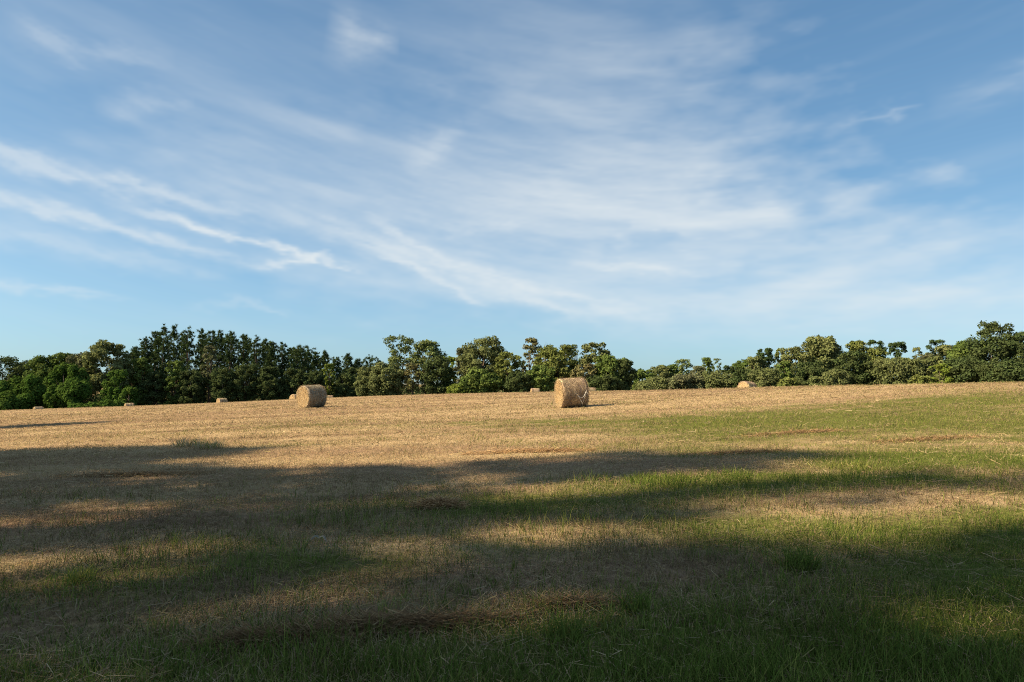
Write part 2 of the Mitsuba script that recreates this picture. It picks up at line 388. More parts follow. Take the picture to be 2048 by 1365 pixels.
def bale_side(p, n, uv):
    u, v = uv.x, uv.y
    band = fbm(v * 5, u * 0.9, 2.0)
    strand = fbm(v * 55, u * 7, 4.0)
    patch = fbm(v * 1.8, u * 1.4, 9.0)
    c = mix((0.15, 0.105, 0.085), (0.35, 0.265, 0.17), smoothstep(0.38, 0.62, band * 0.6 + strand * 0.4))
    c = mix(c, (0.20, 0.21, 0.11), 0.55 * smoothstep(0.52, 0.68, patch))
    c = mix(c, (0.52, 0.43, 0.28), 0.6 * smoothstep(0.62, 0.8, strand))
    net = smoothstep(0.86, 1.0, dr.abs(dr.sin(v * 70 + 0.8 * dr.sin(u * 9)))) * 0.12
    return mix(c, (0.6, 0.56, 0.48), net)


def bale_side_grey(p, n, uv):
    u, v = uv.x, uv.y
    band, strand = fbm(v * 7, u * 0.8, 2.0), fbm(v * 60, u * 7, 4.0)
    c = mix((0.15, 0.13, 0.105), (0.27, 0.23, 0.17), smoothstep(0.3, 0.7, band * 0.5 + strand * 0.5))
    c = mix(c, (0.20, 0.21, 0.15), 0.5 * smoothstep(0.5, 0.7, fbm(v * 2.2, u * 0.7, 6.0)))
    return mix(c, (0.42, 0.36, 0.26), 0.6 * smoothstep(0.6, 0.8, strand))


def bale_face(p, n, uv):
    r = dr.sqrt(uv.x * uv.x + uv.y * uv.y)
    t = dr.atan2(uv.y, uv.x)
    ring = fbm(r * 26 + t * 0.5, dr.sin(t) * 3, dr.cos(t) * 3)
    strand = fbm(uv.x * 30, uv.y * 30, 2.0)
    c = mix((0.30, 0.205, 0.11), (0.52, 0.39, 0.215), smoothstep(0.3, 0.7, ring * 0.5 + strand * 0.5))
    c = mix(c, (0.66, 0.52, 0.30), 0.6 * smoothstep(0.62, 0.82, strand))
    return mix(c, (0.20, 0.13, 0.07), 0.5 * smoothstep(0.6, 0.8, fbm(uv.x * 8, uv.y * 8, 7.0)))


for nm, fn in (('bale_side_bsdf', bale_side), ('bale_grey_bsdf', bale_side_grey), ('bale_face_bsdf', bale_face)):
    scene[nm] = {'type': 'twosided', 'bsdf': {'type': 'principled', 'base_color': mikit.proc(fn), 'roughness': 0.85, 'specular': 0.15}}
scene['net_bsdf'] = {'type': 'twosided', 'bsdf': {'type': 'diffuse', 'reflectance': {'type': 'rgb', 'value': [.72, .72, .66]}}}
R, L, RND = 0.75, 1.28, 0.11


def squash(v):
    """The roll sags: flat where it rests, slightly wider than high."""
    v = v.copy()
    v[:, 1] *= 1.015
    low = v[:, 2] < -0.60
    v[low, 2] = -0.60 + (v[low, 2] + 0.60) * 0.62
    return v


def side_mesh(seed, nt=120):
    prof = [(-L / 2 + RND - RND * math.cos(q), R - RND + RND * math.sin(q)) for q in np.linspace(0, math.pi / 2, 7)]
    prof += [(xx, R) for xx in np.linspace(-L / 2 + RND, L / 2 - RND, 26)[1:-1]]
    prof += [(-q[0], q[1]) for q in prof[6::-1]]
    prof = np.array(prof)
    m_ = len(prof)
    th = np.linspace(0, 2 * np.pi, nt + 1)
    xx, tt = np.meshgrid(prof[:, 0], th, indexing='ij')
    rr = np.broadcast_to(prof[:, 1][:, None], xx.shape)
    q = np.stack([xx * 7, np.cos(tt) * 2.2, np.sin(tt) * 2.2], -1)
    rr = rr + 0.05 * (meshkit.fbm(q, 4, seed) - 0.5) + 0.03 * (meshkit.fbm(q * [0.3, .6, .6], 2, seed + 9) - 0.5)
    v = np.stack([xx, rr * np.cos(tt), rr * np.sin(tt)], -1).reshape(-1, 3)
    uv = np.stack([tt * R, xx + seed * 3.1], -1).reshape(-1, 2)
    i, j = np.meshgrid(np.arange(m_ - 1), np.arange(nt), indexing='ij')
    k = (i * (nt + 1) + j).ravel()
    return squash(v), np.stack([k, k + 1, k + nt + 2, k + nt + 1], 1), uv


def face_mesh(seed, s, nt=96, nr=26):
    rad = np.linspace(0.0, R - RND + 0.035, nr)
    th = np.linspace(0, 2 * np.pi, nt + 1)
    rr, tt = np.meshgrid(rad, th, indexing='ij')
    y, z = rr * np.cos(tt), rr * np.sin(tt)
    ring = meshkit.fbm(np.stack([rr * 17 + tt * 0.16, np.cos(tt) * 1.5, np.sin(tt) * 1.5], -1), 3, seed)
    x = s * (L / 2 - 0.005 + 0.05 * (ring - 0.5) + 0.03 * np.sqrt(np.maximum(0, 1 - (rr / R) ** 2)))
    x = np.where(rr > R - RND - 0.01, s * (L / 2 - 0.03), x)
    v = np.stack([x, y, z], -1).reshape(-1, 3)
    i, j = np.meshgrid(np.arange(nr - 1), np.arange(nt), indexing='ij')
    k = (i * (nt + 1) + j).ravel()
    return squash(v), np.stack([k, k + 1, k + nt + 2, k + nt + 1], 1), np.stack([y + seed, z], -1).reshape(-1, 2)


def straw_mesh(seed, count, w):
    r_ = np.random.default_rng(900 + seed)
    onface = r_.random(count) < 0.55
    s = np.where(r_.random(count) < .6, -1, 1)
    t = r_.uniform(0, 2 * np.pi, count)
    r = np.where(onface, R * np.sqrt(r_.random(count)) * .95, R)
    x = np.where(onface, s * (L / 2 + .02), r_.uniform(-L / 2, L / 2, count))
    c = np.stack([x, r * np.cos(t), r * np.sin(t)], -1)
    rad = np.stack([0 * t, np.cos(t), np.sin(t)], -1)
    tan = np.stack([0 * t, -np.sin(t), np.cos(t)], -1)
    nrm = np.where(onface[:, None], np.stack([s, 0 * t, 0 * t], -1), rad)
    d = tan * r_.normal(1, .4, (count, 1)) + np.cross(nrm, tan) * r_.normal(0, .55, (count, 1)) + nrm * np.abs(r_.normal(0, .22, (count, 1)))
    d /= np.linalg.norm(d, axis=1, keepdims=True)
    ln = r_.uniform(.05, .20, (count, 1))
    sd = np.cross(d, nrm)
    sd /= np.linalg.norm(sd, axis=1, keepdims=True) + 1e-9
    c = c + nrm * .012
    v = np.stack([c - sd * w / 2, c + sd * w / 2, c + d * ln], 1).reshape(-1, 3)
    pal = np.array([[.53, .42, .24], [.45, .33, .18], [.62, .52, .34], [.33, .235, .14], [.40, .34, .23]])
    col = pal[r_.integers(0, 5, count)] * r_.uniform(.7, 1.1, (count, 1))
    col = np.where(onface[:, None], col, col * [.52, .51, .55])
    return squash(v), np.arange(count * 3).reshape(-1, 3), np.repeat(col, 3, 0)


def net_mesh():
    """Loose torn wrap: strips lying on the side of the roll, given by (along the axis, angle below the front)."""
    strips = [[(.46, 2), (.54, -6), (.62, -14), (.70, -17), (.78, -12), (.86, 0), (.90, 8)],
              [(.58, -12), (.66, -24), (.73, -34), (.76, -46), (.79, -58), (.82, -70)],
              [(.88, 2), (.84, -12), (.80, -22), (.77, -34), (.76, -46)], [(.91, 4), (.94, -4), (.95, -2)]]
    widths = [.035, .05, .025, .025]
    out = []
    for line, w in zip(strips, widths):
        q = np.array(line, float)
        tt = np.linspace(0, 1, 24)
        kk = np.linspace(0, 1, len(q))
        s, an = np.interp(tt, kk, q[:, 0]), np.radians(np.interp(tt, kk, q[:, 1]))
        c = np.stack([-L / 2 + s * L, -np.cos(an), np.sin(an)], -1) * [1, R + .035, R + .035]
        d = np.gradient(c, axis=0)
        nn = np.stack([0 * an, -np.cos(an), np.sin(an)], -1)
        sd = np.cross(d, nn)
        sd /= np.linalg.norm(sd, axis=1, keepdims=True)
        ww = w * (0.55 + 0.45 * np.sin(tt * 19 + w * 90) * np.sin(tt * 31)) * .5
        v = np.stack([c - sd * ww[:, None], c + nn * .012, c + sd * ww[:, None]], 1).reshape(-1, 3)
        k = np.arange(23)[:, None] * 3
        f = np.concatenate([k + [0, 1, 4], k + [0, 4, 3], k + [1, 2, 5], k + [1, 5, 4]])
        out.append((v, f, v * 0))
    v, f, _ = join(out)
    return v, f


def bale(px, depth, axis_az, label, grey=False, top_py=None, net=False):
    seed = len([k for k in labels if k.startswith('hay_bale')]) + 1
    k = thing('hay_bale', label, 'hay bale', 'round hay bales left on the mown field')
    x, y = depth * (px - 1024) / FOCAL / (math.cos(PITCH) + 0.06 * math.sin(PITCH)), depth
    ax = np.array([math.sin(math.radians(axis_az)), math.cos(math.radians(axis_az))])
    e = 0.55
    zf, zb = height(x + ax[0] * e, y + ax[1] * e, False), height(x - ax[0] * e, y - ax[1] * e, False)
    z0 = (zf + zb) / 2
    tilt = math.degrees(math.atan2(zf - zb, 2 * e))
    w = T().translate([x, y, float(z0) + 0.675]) @ T().rotate([0, 0, 1], 90 - axis_az) @ T().rotate([0, 1, 0], -tilt) @ T().rotate([1, 0, 0], 0)
    v, f, uv = side_mesh(seed, 120 if depth < 60 else 48)
    scene[k + '__wrapped_side'] = mikit.ply((v, f), 'bale_grey_bsdf' if grey else 'bale_side_bsdf', smooth=True, uv=uv, to_world=w)
    for n_, s in (('end_face', -1), ('end_face_001', 1)):
        v, f, uv = face_mesh(seed + (s > 0) * 20, s, 96 if depth < 60 else 40, 26 if depth < 60 else 12)
        if s > 0:
            f = f[:, ::-1]
        scene[f'{k}__{n_}'] = mikit.ply((v, f), 'bale_face_bsdf', smooth=True, uv=uv, to_world=w)
    near = depth < 60
    v, f, c = straw_mesh(seed, 7000 if near else 2000, 0.014 if near else 0.03)
    scene[k + '__loose_straw'] = mikit.ply((v, f), 'grass_bsdf', color=c, to_world=w)
    labels[k + '__loose_straw'] = {'label': 'loose straw ends sticking out of the roll', 'kind': 'stuff'}
    if net:
        v, f = net_mesh()
        scene[k + '__torn_net_wrap'] = mikit.ply((v, f), 'net_bsdf', to_world=w)
        labels[k + '__torn_net_wrap'] = {'label': 'torn white net wrap hanging in a Y shape'}
    # straw litter heaped along the foot of the roll
    return x, y


bale(1143, 34.0, 77, 'large round hay bale at the centre right with torn white net wrap', net=True)
bale(624, 44.0, 41, 'large round hay bale left of centre with a grey weathered side', grey=True)
bale(592, 106.0, 35, 'distant hay bale half hidden behind the left of the grey sided bale')
bale(658, 115.0, 65, 'distant hay bale peeping out behind the right of the grey sided bale')
bale(445, 110.0, 45, 'small distant hay bale before the dark pines at left')
bale(260, 118.0, 50, 'tiny distant hay bale at the foot of the vines, only its top showing')
bale(79, 118.0, 40, 'distant hay bale at the far left edge under the vine covered trees', grey=True)
bale(1070, 107.0, 85, 'distant hay bale on the crest left of the net wrapped bale')
bale(1180, 97.0, 75, 'distant hay bale peeping out behind the right of the net wrapped bale')
bale(1494, 70.0, 55, 'lone hay bale half sunk behind the crest on the right')

# ---------------------------------------------------------------- trees


def tube(points, radii, sides=7):
    p = np.asarray(points, float)
    t = np.gradient(p, axis=0)
    t /= np.linalg.norm(t, axis=1, keepdims=True)
    a = np.cross(t, [0.3, 1, 0.1])
    a /= np.linalg.norm(a, axis=1, keepdims=True)
    b = np.cross(t, a)
    an = np.arange(sides) * 2 * np.pi / sides
    v = p[:, None] + np.asarray(radii)[:, None, None] * (np.cos(an)[None, :, None] * a[:, None] + np.sin(an)[None, :, None] * b[:, None])
    i, j = np.meshgrid(np.arange(len(p) - 1), np.arange(sides), indexing='ij')
    q = np.stack([i * sides + j, i * sides + (j + 1) % sides, (i + 1) * sides + (j + 1) % sides, (i + 1) * sides + j], -1).reshape(-1, 4)
    return v.reshape(-1, 3), np.vstack([q[:, [0, 1, 2]], q[:, [0, 2, 3]]])


def trunk_mesh(r_, tall, radius, goals, lean=0.04):
    mid = np.array([r_.normal(0, lean), r_.normal(0, lean), 0.5]) * tall
    tip = np.array([r_.normal(0, lean), r_.normal(0, lean), 1.0]) * tall
    s = np.linspace(0, 1, 9)[:, None]
    line = (1 - s) ** 2 * [0, 0, -0.3] + 2 * s * (1 - s) * mid + s ** 2 * tip
    parts = [tube(line, radius * (1 - 0.85 * s[:, 0]) + radius * .5 * np.exp(-s[:, 0] * 14), 8)]
    for g in goals:
        h0 = r_.uniform(.25, .75)
        a = line[int(h0 * 8)]
        if g[2] < a[2]:
            a = line[max(1, int(np.clip(g[2] / tall * .6, 0, 1) * 8))]
        m_ = (a + g) / 2 + np.array([0, 0, 0.12 * np.linalg.norm(g - a)])
        q = (1 - s) ** 2 * a + 2 * s * (1 - s) * m_ + s ** 2 * g
        parts.append(tube(q, radius * .42 * (1 - .85 * s[:, 0]), 5))
    vs, fs, at = [], [], 0
    for v, f in parts:
        vs.append(v)
        fs.append(f + at)
        at += len(v)
    return np.vstack(vs), np.vstack(fs)


def leaves(r_, P, N, size, col, aspect=1.5):
    n_ = len(P)
    N = N / (np.linalg.norm(N, axis=1, keepdims=True) + 1e-9)
    t = np.cross(N, r_.normal(size=(n_, 3)))
    t /= np.linalg.norm(t, axis=1, keepdims=True) + 1e-9
    b = np.cross(N, t)
    s = (size * r_.uniform(.6, 1.35, n_))[:, None]
    v = np.stack([P - t * s * aspect * .6, P + b * s * .62 + t * s * .25, P - b * s * .62 + t * s * .45], 1).reshape(-1, 3)
    return v, np.arange(n_ * 3).reshape(-1, 3), np.repeat(col, 3, 0)


# kind: albedo, second albedo, leaf size, crown bottom (part of the height), blob count, blob radius, cover, blob spread, droop
KINDS = {
    'oak':    ((0.112, 0.145, 0.055), (0.165, 0.183, 0.077), .26, .18, 80, .20, 2.6),
    'open':   ((0.106, 0.152, 0.053), (0.158, 0.191, 0.073), .24, .22, 50, .22, 1.5),
    'olive':  ((0.147, 0.170, 0.073), (0.112, 0.143, 0.056), .20, .00, 130, .19, 3.2),
    'dark':   ((0.052, 0.081, 0.032), (0.075, 0.098, 0.039), .20, .00, 120, .19, 3.2),
    'green':  ((0.083, 0.133, 0.037), (0.120, 0.164, 0.045), .25, .05, 90, .21, 3.0),
    'yellow': ((.128, .165, .046), (.145, .168, .054), .24, .08, 90, .20, 3.0),
    'lime':   ((.130, .190, .035), (.160, .200, .045), .22, .00, 60, .22, 3.0),
    'brown':  ((0.158, 0.141, 0.069), (0.126, 0.145, 0.057), .24, .15, 60, .20, 2.0),
    'grey':   ((0.145, 0.152, 0.091), (0.109, 0.133, 0.061), .24, .10, 80, .20, 2.6),
    'vine':   ((0.045, 0.095, 0.018), (0.070, 0.117, 0.025), .26, .00, 34, .33, 2.8),
    'knob':   ((.048, .082, .032), (.060, .092, .036), .22, .22, 60, .23, 2.8),
    'sparse': ((.055, .085, .025), (.075, .105, .032), .26, .18, 70, .26, 1.15),
    'shade':  ((.055, .085, .025), (.075, .105, .032), .34, .22, 110, .22, 1.9)}


def crown_blobs(r_, tall, half, kind):
    _, _, _, base, nb, br, _ = KINDS[kind]
    lo = base * tall
    b = (tall - lo) / 2
    d = r_.normal(size=(nb, 3))
    d /= np.linalg.norm(d, axis=1, keepdims=True)
    rad = br * half * r_.uniform(.65, 1.3, nb)
    if kind == 'vine':
        rad = br * half * r_.uniform(.7, 1.25, nb)
    rr = r_.uniform(.25, 1.0, nb) ** .5
    c = d * rr[:, None] * [max(half - br * half, .1), max(half - br * half, .1), max(b - br * half * .8, .1)] + [0, 0, lo + b]
    if kind in ('olive', 'dark', 'vine', 'green', 'lime', 'yellow'):   # full to the ground: the lower half keeps its width
        low = c[:, 2] < lo + b
        grow = np.where(low, 1 / np.sqrt(np.maximum(1 - ((c[:, 2] - lo - b) / (b * 1.12)) ** 2, .2)), 1)
        c[:, :2] *= np.minimum(grow, 1.7)[:, None] * np.where(low, .92, 1)[:, None]
    sy = 1.35 if kind == 'vine' else .85
    order = np.sort(c[:, 2])
    c[:, 2] = np.minimum(c[:, 2], order[-6] + .35 * rad)             # no lone tuft above the rest
    q = int(np.argmax(c[:, 2] + rad * sy))                       # the crown fills its full height and width
    c[:, 2] = lo + (c[:, 2] - lo) * (tall - rad[q] * sy - lo) / max(c[q, 2] - lo, .2)
    q = int(np.argmax(np.abs(c[:, 0]) + rad))
    c[:, :2] *= np.clip((half - rad[q] * .9) / max(abs(c[q, 0]), .1), .6, 1.6)
    return c, rad


def crown_mesh(r_, tall, half, kind, quality=1.0):
    base, alt, size, _, _, _, cover = KINDS[kind]
    base, alt = np.array(base), np.array(alt)
    c, rad = crown_blobs(r_, tall, half, kind)
    sy = np.where(kind == 'vine', 1.35, .85)
    size *= min(1.0, .45 + half / 4) * max(1.0, half / 3.3) ** .6
    n_ = int(np.clip(cover * quality * (4 * np.pi * rad ** 2).sum() * .5 / size ** 2, 900, 15000))
    w = rad ** 2 / (rad ** 2).sum()
    k = r_.choice(len(c), n_, p=w)
    d = r_.normal(size=(n_, 3))
    d[:, 2] = np.where(r_.random(n_) < .45, np.abs(d[:, 2]), d[:, 2])
    d /= np.linalg.norm(d, axis=1, keepdims=True)
    P = c[k] + d * (rad[k] * r_.uniform(.55, 1.12, n_) ** (.5 if kind == 'vine' else .8) * (1 if kind == 'vine' else r_.normal(1, .13, n_)))[:, None] * [1, 1, sy]
    P[:, 2] = np.maximum(P[:, 2], .05)
    N = d * (1.2 if kind == 'vine' else .8) + r_.normal(size=(n_, 3)) * (.35 if kind == 'vine' else .55) + [0, 0, .35]
    tint = r_.random(len(c))
    t = np.clip(tint[k] * .7 + r_.random(n_) * .5 - .1, 0, 1)[:, None]
    col = (base * (1 - t) + alt * t) * r_.uniform(.75, 1.25, (n_, 1)) * (0.85 + .3 * r_.random(len(c)))[k][:, None]
    out = leaves(r_, P, N, size, col)
    return (*out, c)


def pine_mesh(r_, tall, half):
    P, N, S, C = [], [], [], []
    z = tall * r_.uniform(.15, .25)
    cl = []
    full, power, wob = r_.uniform(.40, .75), r_.uniform(.5, .9), r_.uniform(0, 6.3)
    while z < tall * .985:
        t = z / tall
        reach = half * min(1.0, ((1 - t) / full)) ** power * r_.uniform(.6, 1.35) * (.95 + .25 * math.sin(z * 1.1 + wob)) + .22
        nb = r_.integers(4, 7) if t < .9 else 3
        a0 = r_.uniform(0, 6.3)
        for q in range(nb):
            a = a0 + q * 2 * np.pi / nb + r_.normal(0, .2)
            fq = r_.uniform(.6, 1.2)
            for fr in (.4 * fq, .72 * fq, fq):
                if reach * fr < .2 and fr < .55:
                    continue
                cl.append((reach * fr * np.cos(a), reach * fr * np.sin(a), z + reach * fr * r_.uniform(.0, .8) + r_.normal(0, .18), r_.uniform(.34, .58)))
        z += r_.uniform(.42, .68) * max(tall / 13, .6)
    cl.append((0, 0, tall - .12, .35))
    cl = np.array(cl)
    m_ = 26
    k = np.repeat(np.arange(len(cl)), m_)
    d = r_.normal(size=(len(k), 3)) + [0, 0, .55]
    d /= np.linalg.norm(d, axis=1, keepdims=True)
    ln = cl[k, 3:4] * r_.uniform(.8, 1.3, (len(k), 1))
    base = cl[k, :3] + r_.normal(0, .08, (len(k), 3))
    sd = np.cross(d, r_.normal(size=d.shape))
    sd /= np.linalg.norm(sd, axis=1, keepdims=True) + 1e-9
    w = .11
    v = np.stack([base - sd * w * .55, base + sd * w * .55, base + d * ln * 1.1], 1).reshape(-1, 3)
    f = np.arange(len(k) * 3).reshape(-1, 3)
    tint = r_.uniform(.75, 1.3, len(cl))[k][:, None]
    col = np.array([.048, .078, .030]) * tint * r_.uniform(.8, 1.25, (len(k), 1)) * np.where(r_.random((len(k), 1)) < .06, [1.8, 1.25, .9], 1)
    return v, f, np.repeat(col, 3, 0), cl[:, :3]


def plant(name, cat, kind, x, y, tall, half, label, group=None, quality=1.0):
    k = thing(name, label, cat, group)
    r_ = np.random.default_rng(sum(ord(c) * (q + 1) for q, c in enumerate(k)) + int(abs(x) * 10))
    w = T().translate([float(x), float(y), float(height(x, y, False))])
    if kind == 'pine':
        v, f, c, tips = pine_mesh(r_, tall, half)
        goals = tips[r_.choice(len(tips), 14)]
        tv, tf = trunk_mesh(r_, tall * .97, .012 * tall + .04, goals, .008)
    else:
        v, f, c, blobs = crown_mesh(r_, tall, half, kind, quality)
        goals = blobs[r_.choice(len(blobs), min(8, len(blobs)), replace=False)]
        tv, tf = trunk_mesh(r_, tall * .8, .018 * tall + .03, goals)
    scene[k + '__crown'] = mikit.ply((v, f), 'leaf_bsdf', color=np.clip(c, .004, .9), to_world=w)
    scene[k + '__trunk'] = mikit.ply((tv, tf), 'bark_bsdf', smooth=50, to_world=w)


def tree(name, cat, kind, px, top, half_px, depth, label, group=None):
    depth = depth * 1.13
    sx, sz = ray(px, top)
    x = sx * depth
    z = float(height(x, depth, False))
    plant(name, cat, kind, x, depth, EYE + sz * depth - z, half_px * depth / FOCAL * (1.12 if kind == 'pine' else 1.2), label, group)


VINES, PINES, EDGE, BACK = 'vine smothered trees at left', 'pines of the dark stand', 'trees of the clump in the middle', 'trees along the right skyline'
BP = 'broadleaf_tree'
TREES = [
    # far left, smothered in vines
    (BP, 'tree', 'dark', 12, 712, 40, 150, 'dark tree top at the extreme left edge of the skyline', None),
    (BP, 'tree', 'dark', 70, 718, 34, 150, 'low dark tree in the dip of the far left skyline', None),
    (BP, 'tree', 'green', 92, 712, 34, 138, 'rounded dark green tree right of the far left skyline dip', None),
    (BP, 'tree', 'green', 128, 706, 34, 138, 'dark green tree with a flat top between two vine mounds', None),
    (BP, 'tree', 'grey', 168, 706, 30, 134, 'greyish tree touching the left side of the tall round crowned tree', None),
    ('vine_covered_tree', 'vine covered tree', 'vine', 14, 752, 36, 122, 'vine mound cut off by the left picture edge', VINES),
    ('vine_covered_tree', 'vine covered tree', 'vine', 66, 747, 26, 120, 'vine hung tree with a deep black hollow on its right', VINES),
    ('vine_covered_tree', 'vine covered tree', 'vine', 22, 782, 34, 116, 'low leafy vine heap at the bottom left corner of the wood', VINES),
    ('vine_covered_tree', 'vine covered tree', 'vine', 126, 724, 22, 126, 'tall vine draped tree beside the black hollow', VINES),
    ('vine_covered_tree', 'vine covered tree', 'vine', 158, 728, 20, 124, 'steep vine column below the greyish tree', VINES),
    ('vine_covered_tree', 'vine covered tree', 'vine', 112, 770, 17, 118, 'small vine hummock right of the far left bale', VINES),
    ('vine_covered_tree', 'vine covered tree', 'vine', 150, 758, 25, 116, 'bright dome shaped vine mound in front of the hollow', VINES),
    ('vine_covered_tree', 'vine covered tree', 'vine', 236, 738, 20, 122, 'vine hood below the tall round crowned tree', VINES),
    ('vine_covered_tree', 'vine covered tree', 'vine', 258, 772, 14, 120, 'pale vine tangle just above the tiny half hidden bale', VINES),
    ('vine_thicket', 'vine thicket', 'vine', 178, 803, 24, 114, 'low trailing vine thicket along the field edge at left', VINES),
    ('vine_thicket', 'vine thicket', 'vine', 222, 798, 26, 116, 'low vine thicket left of the tiny half hidden bale', VINES),
    (BP, 'tree', 'oak', 215, 681, 42, 132, 'tall round crowned tree with a sky gap left of the pines', None),
]
for q, (px, top, hw, dep) in enumerate([(266, 696, 16, 140), (288, 672, 18, 142), (308, 664, 16, 146), (327, 653, 19, 142), (352, 655, 18, 146), (376, 656, 18, 142),
                                        (400, 661, 18, 146), (422, 661, 17, 142), (442, 663, 17, 146), (464, 664, 17, 142), (485, 668, 17, 146), (508, 673, 18, 142),
                                        (530, 680, 16, 146), (549, 683, 16, 142), (568, 687, 16, 148), (592, 690, 18, 144), (606, 697, 14, 150), (630, 707, 15, 152),
                                        (652, 702, 18, 150), (672, 713, 16, 154), (698, 713, 14, 170), (716, 716, 14, 172), (738, 714, 15, 172), (757, 719, 13, 174)]):
    jx, jt, jw = (np.random.default_rng(q + 40).uniform(-1, 1, 3) * [5, 4, 5])
    TREES.append(('pine_tree', 'pine', 'pine', px + jx, top + jt, (hw + jw) * 1.4, dep, ('leftmost pine of the dark stand, beside the tall round crowned tree', 'second pine of the dark stand from its left end',
                  'third pine of the dark stand, just left of its highest tip', 'pine with the highest tip of the dark stand', 'fifth pine of the stand, just right of the highest tip',
                  'sixth pine from the left in the dark stand', 'seventh pine from the left in the dark stand', 'eighth pine from the left in the dark stand', 'ninth pine of the stand, above the small bale before the pines',
                  'tenth pine from the left in the dark stand', 'eleventh pine from the left in the dark stand', 'twelfth pine from the left, where the stand begins to slope down',
                  'thirteenth pine from the left in the dark stand', 'fourteenth pine from the left in the dark stand', 'fifteenth pine from the left in the dark stand',
                  'pine directly above the grey sided bale, yellowish on its right', 'thin pine right above the grey sided bale', 'short pine in the notch right of the grey sided bale',
                  'pointed pine left of the far pine row', 'last pine of the stand before the far row', 'first pine of the far row left of the clump', 'second pine of the far row left of the clump',
                  'third pine of the far row left of the clump', 'fourth pine of the far row, touching the clump')[q], PINES))
for q, (px, top, hw, dep) in enumerate([(277, 700, 16, 152), (318, 676, 18, 156), (364, 672, 18, 156), (411, 676, 18, 156), (454, 680, 18, 156), (497, 686, 18, 156), (540, 694, 18, 158), (582, 702, 18, 158), (618, 713, 16, 160)]):
    TREES.append(('pine_tree', 'pine', 'pine', px + (q * 7) % 5 - 2, top - 5 - (q * 5) % 7, hw * 1.5, dep, 'second row pine showing behind the ' + ('first and second', 'third and fourth', 'fifth and sixth', 'seventh and eighth', 'ninth and tenth', 'eleventh and twelfth', 'thirteenth and fourteenth', 'fifteenth and sixteenth', 'seventeenth and eighteenth')[q] + ' front pines', 'second row pines of the dark stand'))
